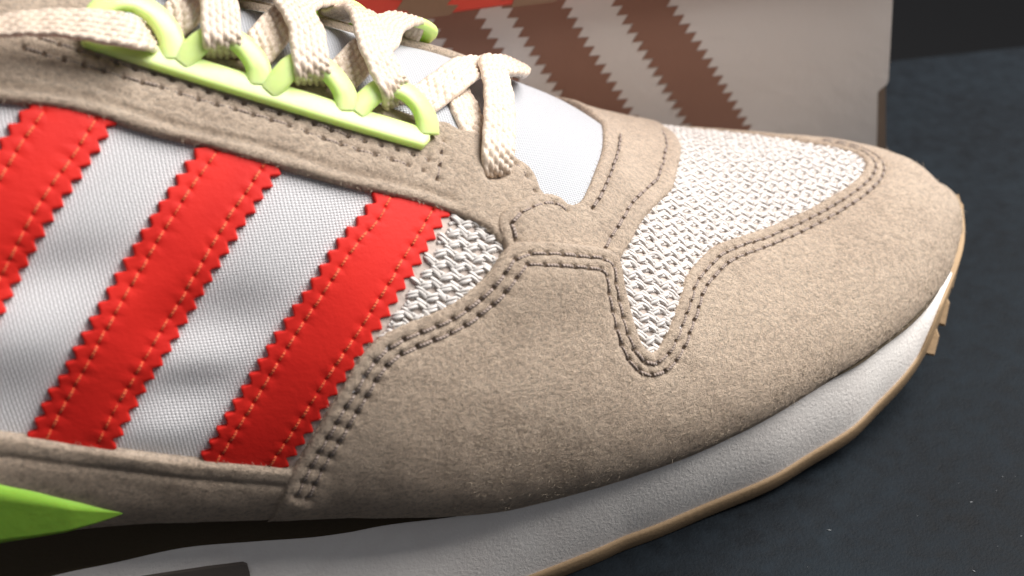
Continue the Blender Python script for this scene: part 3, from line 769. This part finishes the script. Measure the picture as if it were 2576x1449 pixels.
def mixpath(pts):
    """('p',x,y,h) photo point or ('f',s,th,h) point on the form, raised by h"""
    P, N = [], []
    for q in pts:
        if q[0] == 'p': p, n = px3(q[1], q[2], q[3])
        else:
            p = SURF(np.array([q[1]]), np.array([q[2]]))[0]; n = NORM(np.array([q[1]]), np.array([q[2]]))[0]
        P.append(p+n*q[3]); N.append(n)
    A = catmull(P, .8); L0 = np.r_[0, np.cumsum(np.linalg.norm(np.diff(np.array(P), axis=0), axis=1))]; L1 = np.linspace(0, L0[-1], len(A)); N = np.array(N)
    return A, np.stack([np.interp(L1, L0, N[:, k]) for k in range(3)], -1)
NL = [st_of(330, 60, 3), st_of(555, 140, 3), st_of(780, 205, 3), st_of(1000, 270, 3), st_of(1250, 425, 2)]   # loops 1..4 and the eyelet
LW = 6.5
def strand(pts, **kw):
    P, N = mixpath(pts); return ribbon('lace_strand', P, N, LW, lace, **kw)
FL = [(a-9, -b-.06) for a, b in NL[:4]]+[(NL[4][0]-15, -.42)]
fs_ = lambda i, k=1.0, h=4.: ('f', FL[i][0], FL[i][1]*k, h)
md = lambda i, j, u, h: ('f', NL[i][0]*(1-u)+FL[j][0]*u, NL[i][1]*(1-u)+FL[j][1]*u, h)
# under layer: from the far loops over the throat down under the near loops
strand([('p', 1035, 275, .9), ('p', 1075, 245, 1.6), ('p', 1130, 205, 3.0), ('p', 1185, 170, 4.2), md(4, 4, .72, 5), fs_(4, 1, 2.2)])
strand([('p', 820, 215, .9), ('p', 868, 185, 1.6), ('p', 915, 135, 3.0), ('p', 960, 95, 4.2), md(2, 3, .75, 5.), fs_(3, .95, 6), fs_(3, 1.1, 1.)])
strand([('p', 600, 160, .9), ('p', 645, 130, 1.6), ('p', 690, 75, 3.0), ('p', 735, 25, 4.2), md(1, 2, .7, 5.), fs_(2, .95, 6), fs_(2, 1.1, 1.)])
strand([('p', 380, 90, .9), ('p', 430, 60, 1.6), ('p', 475, 15, 3.0), ('p', 515, -30, 4.2), md(0, 1, .7, 5.), fs_(1, .95, 6), fs_(1, 1.1, 1.)])
strand([('p', 1208, 352, .5), ('p', 1185, 310, 1.0), ('p', 1160, 250, 1.2), ('p', 1140, 218, 1.0), ('p', 1128, 200, .2)])
# upper layer: out of the near loops and up over the throat
strand([('p', 1001, 255, -.4), ('p', 1000, 253, 1.6), ('p', 996, 238, 4.8), ('p', 988, 215, 7.0), ('p', 968, 175, 7.2), ('p', 942, 118, 7.0), md(3, 2, .62, 6.5), fs_(2, .8, 3)])
strand([('p', 787, 210, -.4), ('p', 787, 208, 1.6), ('p', 786, 193, 4.8), ('p', 783, 165, 7.0), ('p', 776, 120, 7.2), ('p', 766, 62, 7.0), md(2, 1, .62, 6.5), fs_(1, .8, 3)])
strand([('p', 562, 139, -.4), ('p', 562, 137, 1.6), ('p', 561, 123, 4.8), ('p', 558, 98, 7.0), ('p', 554, 50, 7.2), ('p', 548, -10, 7.0), md(1, 0, .62, 6.5), fs_(0, .8, 3)])
strand([('p', 1251, 446, -.6), ('p', 1251, 424, 1.8), ('p', 1253, 380, 3.6), ('p', 1257, 300, 4.2), ('p', 1254, 225, 5.2), ('p', 1240, 165, 6.0), md(4, 4, .66, 6.0), fs_(4, 1.0, 4.0), fs_(4, 1.5, 2.4), fs_(4, 1.8, -.5)], taper0=.35, taper1=.3)
strand([('p', 388, 102, 1.0), ('p', 372, 92, 3.6), ('p', 330, 82, 7.6), ('p', 240, 68, 8.0), ('p', 120, 60, 8.0), ('p', 0, 68, 8.0), ('p', -120, 82, 7.5)], taper0=.45, wide=[1, 1, .95, .72, .55, .5])

# --- midsole, outsole
zs0 = pchip([ST-3, 0, 11, 21.5, 29, 37, 45, 56, 66, 79, 95, 265], [22.5, 21, 17, 12, 9, 6.5, 4.5, 3, 1.5, .5, 0, 0])
near0 = pchip([-5.6, 0, 11, 21.5, 29, 37.3, 45.3, 55.7, 65.8, 79.3, 94.8, 106.5, 120.5, 150, 190, 265], [-9, .8, 13.6, 23.6, 28.4, 32.2, 35.7, 38.2, 40.4, 41.7, 43.7, 44.5, 44.3, 42.5, 40, 40])
band_px = [(143, 1446), (300, 1413), (433, 1383), (644, 1362), (811, 1349), (977, 1323), (1144, 1299), (1240, 1280)]
pl = np.array([*(TIP+43*NN), 0]); nl = np.array([*NN, 0]); bz = []
for x, y in band_px:
    l_ = 43.0
    for _ in range(4):
        q = on_plane(x, y, np.array([*(TIP+l_*NN), 0]), nl); l_ = float(near0(-(q[:2]-TIP)@AX))+.5
    bz.append((-(q[:2]-TIP)@AX, q[2]))
bz.sort(); bandz = pchip([q[0] for q in bz]+[300], [q[1] for q in bz]+[bz[-1][1]-3])
sv = -5.7+(SEND+7)*np.linspace(0, 1, 200)**1.8
feather_l = np.where(sv < ST+.1, cen(sv), cen(sv)+wid(np.maximum(sv, ST+.02)))
def ringrow(fn):
    """fn(s, side) -> lateral, z ; a closed row round the sole, near heel -> toe -> far heel"""
    pts = []
    for s in sv[::-1]: l, z = fn(s, 1); pts.append((*(TIP-s*AX+l*NN), z))
    for s in sv: l, z = fn(s, -1); pts.append((*(TIP-s*AX+l*NN), z))
    return np.array(pts)
W_ = lambda s: float(wid(np.array(max(s, ST+.02)))); C_ = lambda s: float(cen(np.array(s)))
def flat(s, side, out, z):
    n0 = float(near0(s)) if s > -5.6 else -9.0
    hw = max(0.0, n0-C_(s)) if s > -5.5 else 1.5
    f = 1 if side > 0 else float(qf(max(s, ST)))*1.0
    return C_(s)+side*(hw*f+out), z
def feath(s, side, out, dz):
    f = 1 if side > 0 else float(qf(max(s, ST)))
    return C_(s)+side*max(.05, W_(s)*f+out), float(zf(s))+dz
def und(s):                                                   # how far the wall is scooped out, 0 at the toe, 1 towards the heel
    return float(np.clip((s-112)/40, 0, 1)**1.3)
def bz_(s): return float(bandz(s)) if s > bz[0][0] else float(zf(s))-.4
def gz(s):
    k = float(np.clip((25-s)/9, 0, 1)); return (float(zs0(s))+4.4)*(1-k)+(float(zf(s))-.7)*k
R = []
R.append(ringrow(lambda s, d: feath(s, d, -6, -1.0)))
R.append(ringrow(lambda s, d: feath(s, d, -1.2, -.4)))
R.append(ringrow(lambda s, d: feath(s, d, -1.5-1.5*und(s), -.2)))
def scoop(u):
    def fn(s, d):
        k = und(s); zt = float(zf(s))-.1; zb = bz_(s) if k > 0 else zt-.3; zb = min(zb, zt-.3)
        z = zt+(zb-zt)*u; lf = feath(s, 1, 0, 0)[0]-C_(s); lb = flat(s, 1, 0, 0)[0]-C_(s)
        base = lf*(1-u)+lb*u; f = 1 if d > 0 else float(qf(max(s, ST)))
        return C_(s)+d*((base-1.2*(1-k)-k*10.0*min(1, u*2.6)**.7+.3)*f), z
    return fn
SC = [ringrow(scoop(u)) for u in (0, .1, .2, .4, .6, .8, .97)]
def band(u):
    def fn(s, d):
        k = und(s); zt = min(bz_(s), float(zf(s))-.4); zb = gz(s); zb = min(zb, zt-.3)
        z = zt+(zb-zt)*u; lf = feath(s, 1, 0, 0)[0]-C_(s); lb = flat(s, 1, 0, 0)[0]-C_(s)
        base = (lf*(1-u)+lb*u)*(1-k)+lb*k; f = 1 if d > 0 else float(qf(max(s, ST)))
        bul = (.9*math.sin(math.pi*u)+.5)+6.5*u*float(np.clip((s-100)/45, 0, 1))
        return C_(s)+d*((base+bul)*f), z
    return fn
BD = [ringrow(lambda s, d: feath(s, d, -1.0, .9) if und(s) == 0 else band(0)(s, d))]+[ringrow(band(u)) for u in (0, .03, .12, .3, .5, .7, .9, 1.0)]
def strips(rows, mat, name, parent, tip=None):
    V = np.vstack(rows); n = len(rows[0]); F = []; sj = np.r_[sv[::-1], sv]; at_tip = []
    for r in range(len(rows)-1):
        for j in range(n-1): F.append((r*n+j, (r+1)*n+j, (r+1)*n+j+1, r*n+j+1)); at_tip.append(sj[j] < 12 and tip is not None)
    o = mesh_obj(name, V, F, mat, parent)
    if tip:
        o.data.materials.append(tip); o.data.polygons.foreach_set('material_index', np.array(at_tip, int))
    return o
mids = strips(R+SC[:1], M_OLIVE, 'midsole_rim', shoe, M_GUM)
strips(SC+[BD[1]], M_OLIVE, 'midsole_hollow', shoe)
strips(BD, M_EVA, 'midsole', shoe, M_GUM)
def gum(u, o):
    def fn(s, d):
        zt = min(bz_(s), float(zf(s))-2.0); z0 = float(zs0(s)); z1 = min(gz(s), zt-.3)
        return flat(s, d, o+6.5*float(np.clip((s-100)/45, 0, 1)), z1+(z0-z1)*u)
    return fn
G = [ringrow(gum(0, .2)), ringrow(gum(-.02, .9)), ringrow(gum(.2, 1.0)), ringrow(gum(.9, .9)), ringrow(gum(1.0, .2)), ringrow(lambda s, d: flat(s, d*.6, -3, float(zs0(s))+.2))]
outs = strips(G, M_GUM, 'outsole', shoe)
n = len(G[-1]); V = G[-1]; half = n//2; mesh_obj('outsole_bottom', V, [(j, j+1, n-2-j, n-1-j) for j in range(half-1)], M_GUM, outs)
# lugs of the tread at the toe
LUG = [[(2318, 850), (2312, 888), (2350, 896), (2363, 845), (2354, 820)], [(2345, 780), (2342, 812), (2377, 821), (2389, 762), (2378, 740)], [(2370, 685), (2366, 722), (2396, 728), (2410, 675), (2400, 655)]]
for L in LUG:
    c = np.mean(L, 0)
    near = min(range(half), key=lambda i: np.linalg.norm(proj(G[3][i])-c)); q0 = G[3][near]; nrm = -FW
    inn = np.array([*(TIP-30*AX-8*NN), q0[2]])-q0; inn /= np.linalg.norm(inn)
    fr = np.array([on_plane(x, y, q0, nrm) for x, y in L]); cc = fr.mean(0); k = len(L)
    ins = cc+(fr-cc)*.86+nrm*.5; bk_ = fr+inn*5+FW*2.5; mid_ = fr+FW*1.6; mb = MB()
    rr = [ins, fr, mid_, bk_]
    mb.add(np.vstack(rr), [tuple(range(k)), tuple(range(4*k-1, 3*k-1, -1))]+[(r*k+i, r*k+(i+1) % k, (r+1)*k+(i+1) % k, (r+1)*k+i) for r in range(3) for i in range(k)])
    mb.build('tread_lug', M_GUM, outs, smooth=False)
# green wedge let into the hollow of the midsole
wt = [(-220, 1170), (-100, 1190), (0, 1211), (90, 1230), (180, 1253), (250, 1274), (308, 1291)]; wb = [(-220, 1392), (-100, 1372), (0, 1351), (90, 1337), (180, 1321), (250, 1307), (308, 1293)]
pw = np.array([*(TIP+45.6*NN), 26]); nt_ = np.array([*NN, 0.]); nt_ /= np.linalg.norm(nt_)
A = np.array([on_plane(x, y, pw, nt_) for x, y in catmull(wt, 12)]); B = np.array([on_plane(x, y, pw, nt_) for x, y in catmull(wb, 12)])
B = resample(B, np.linalg.norm(np.diff(B, axis=0), axis=1).sum()/(len(A)-1)); A = resample(A, np.linalg.norm(np.diff(A, axis=0), axis=1).sum()/(len(B)-1))
rows = []; hts = np.linalg.norm(A-B, axis=1)
for u in np.linspace(0, 1, 13):
    bulge = np.minimum(1.3, hts*.2)*min(1, u/.16)**.7; rows.append(A*(1-u)+B*u+nt_*bulge[:, None])
rows = [A-nt_*9]+rows+[B-nt_*9]
V = np.vstack(rows); k = len(A); F = [(r*k+j, r*k+j+1, (r+1)*k+j+1, (r+1)*k+j) for r in range(len(rows)-1) for j in range(k-1)]
mesh_obj('green_midsole_wedge', V, F, M_WEDGE, shoe)
# dark slot in the midsole wall
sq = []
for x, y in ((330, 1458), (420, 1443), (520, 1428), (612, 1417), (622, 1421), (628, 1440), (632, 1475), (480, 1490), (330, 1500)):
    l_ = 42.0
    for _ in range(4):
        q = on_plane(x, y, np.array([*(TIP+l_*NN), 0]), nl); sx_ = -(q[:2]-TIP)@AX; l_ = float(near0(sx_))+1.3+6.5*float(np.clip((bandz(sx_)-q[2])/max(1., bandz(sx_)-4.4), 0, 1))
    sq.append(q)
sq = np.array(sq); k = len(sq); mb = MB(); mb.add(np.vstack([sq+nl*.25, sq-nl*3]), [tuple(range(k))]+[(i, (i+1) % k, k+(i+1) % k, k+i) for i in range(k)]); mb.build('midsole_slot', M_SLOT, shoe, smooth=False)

# --- loose fibres of the suede nap
def fibres():
    mb = MB(); 
    spots = []
    for _ in range(2600):
        s = random.uniform(ST+1, 135); th = random.choice((random.uniform(.3, 1.5), random.uniform(.9, 1.52), random.uniform(-.9, .5) if s < 24 else random.uniform(1.2, 1.52)))
        spots.append((s, th))
    S = np.array([q[0] for q in spots]); T = np.array([q[1] for q in spots]); P = SURF(S, T); N = NORM(S, T)
    c = chart(P); poly = chart(resample(np.vstack([mu, farm[1:], bot_far, bot_near]), 2, True)); ok = inside(c, poly)
    for p, n in zip(P[ok], N[ok]):
        u = rng.normal(size=3); u -= n*(u@n)*.72; u /= np.linalg.norm(u); L = random.uniform(.5, 1.5); w = np.cross(u, n); w /= np.linalg.norm(w)+1e-9
        c1 = rng.normal(0, .3); t = np.linspace(0, 1, 4)
        path = p+n*1.85+np.outer(t*L, u)+np.outer(.25*np.sin(t*3)*random.random(), n)+np.outer(c1*t*t*L, w)
        sweep(mb, path, np.tile(n+.01, (4, 1)), .045*(1.1-t*.7), .045*(1.1-t*.7), k=3)
    for line, hh in ((mu[:int(len(mu)*.9)], 1.6), (lo, 1.7), (sl, 1.6), (sr, 1.6), (sp, 1.6)):
        L = resample(line, .55); nl_ = norm_at(L); tl = np.gradient(L, axis=0); tl /= np.linalg.norm(tl, axis=1, keepdims=True)+1e-9
        for p, n, tt_ in zip(L, nl_, tl):
            o = np.cross(n, tt_); u = o*rng.normal(0, .8)+tt_*rng.normal(0, .7)+n*rng.normal(0, .35); u /= np.linalg.norm(u); Lf = random.uniform(.35, 1.0); t = np.linspace(0, 1, 3)
            sweep(mb, p+n*hh*random.uniform(.5, 1.05)+np.outer(t*Lf, u), np.tile(n+.02, (3, 1)), .05*(1.1-t*.7), .05*(1.1-t*.7), k=3)
    return mb.build('suede_nap', M_FIBRE, mg, kind='stuff')
fibres()

# --- dust on the table
M_DUST = NT('pale_dust', (.22, .23, .24), .9).m
mb = MB()
for _ in range(34):
    x, y = random.uniform(1900, 2600), random.uniform(900, 1470); p = lift(x, y, .05)
    v2 = p[:2]-TIP; 
    if v2@NN < 48 and -(v2@AX) > -12: continue
    r = random.choice((.04, .05, .07, .13)); a = random.uniform(0, 3.1); L = r*random.uniform(1, 3.5)
    d = np.array([math.cos(a), math.sin(a), 0]); sweep(mb, np.array([p-d*L, p, p+d*L])+np.array([0, 0, .05]), np.tile([0, 0, 1.], (3, 1)), np.array([.4, 1, .4])*r, .06, k=5)
mb.build('table_dust', M_DUST, None, kind='stuff')
bpy.data.objects['table_dust']['label'] = 'scattered pale dust specks on the dark tabletop'
bpy.data.objects['table_dust']['category'] = 'dust'
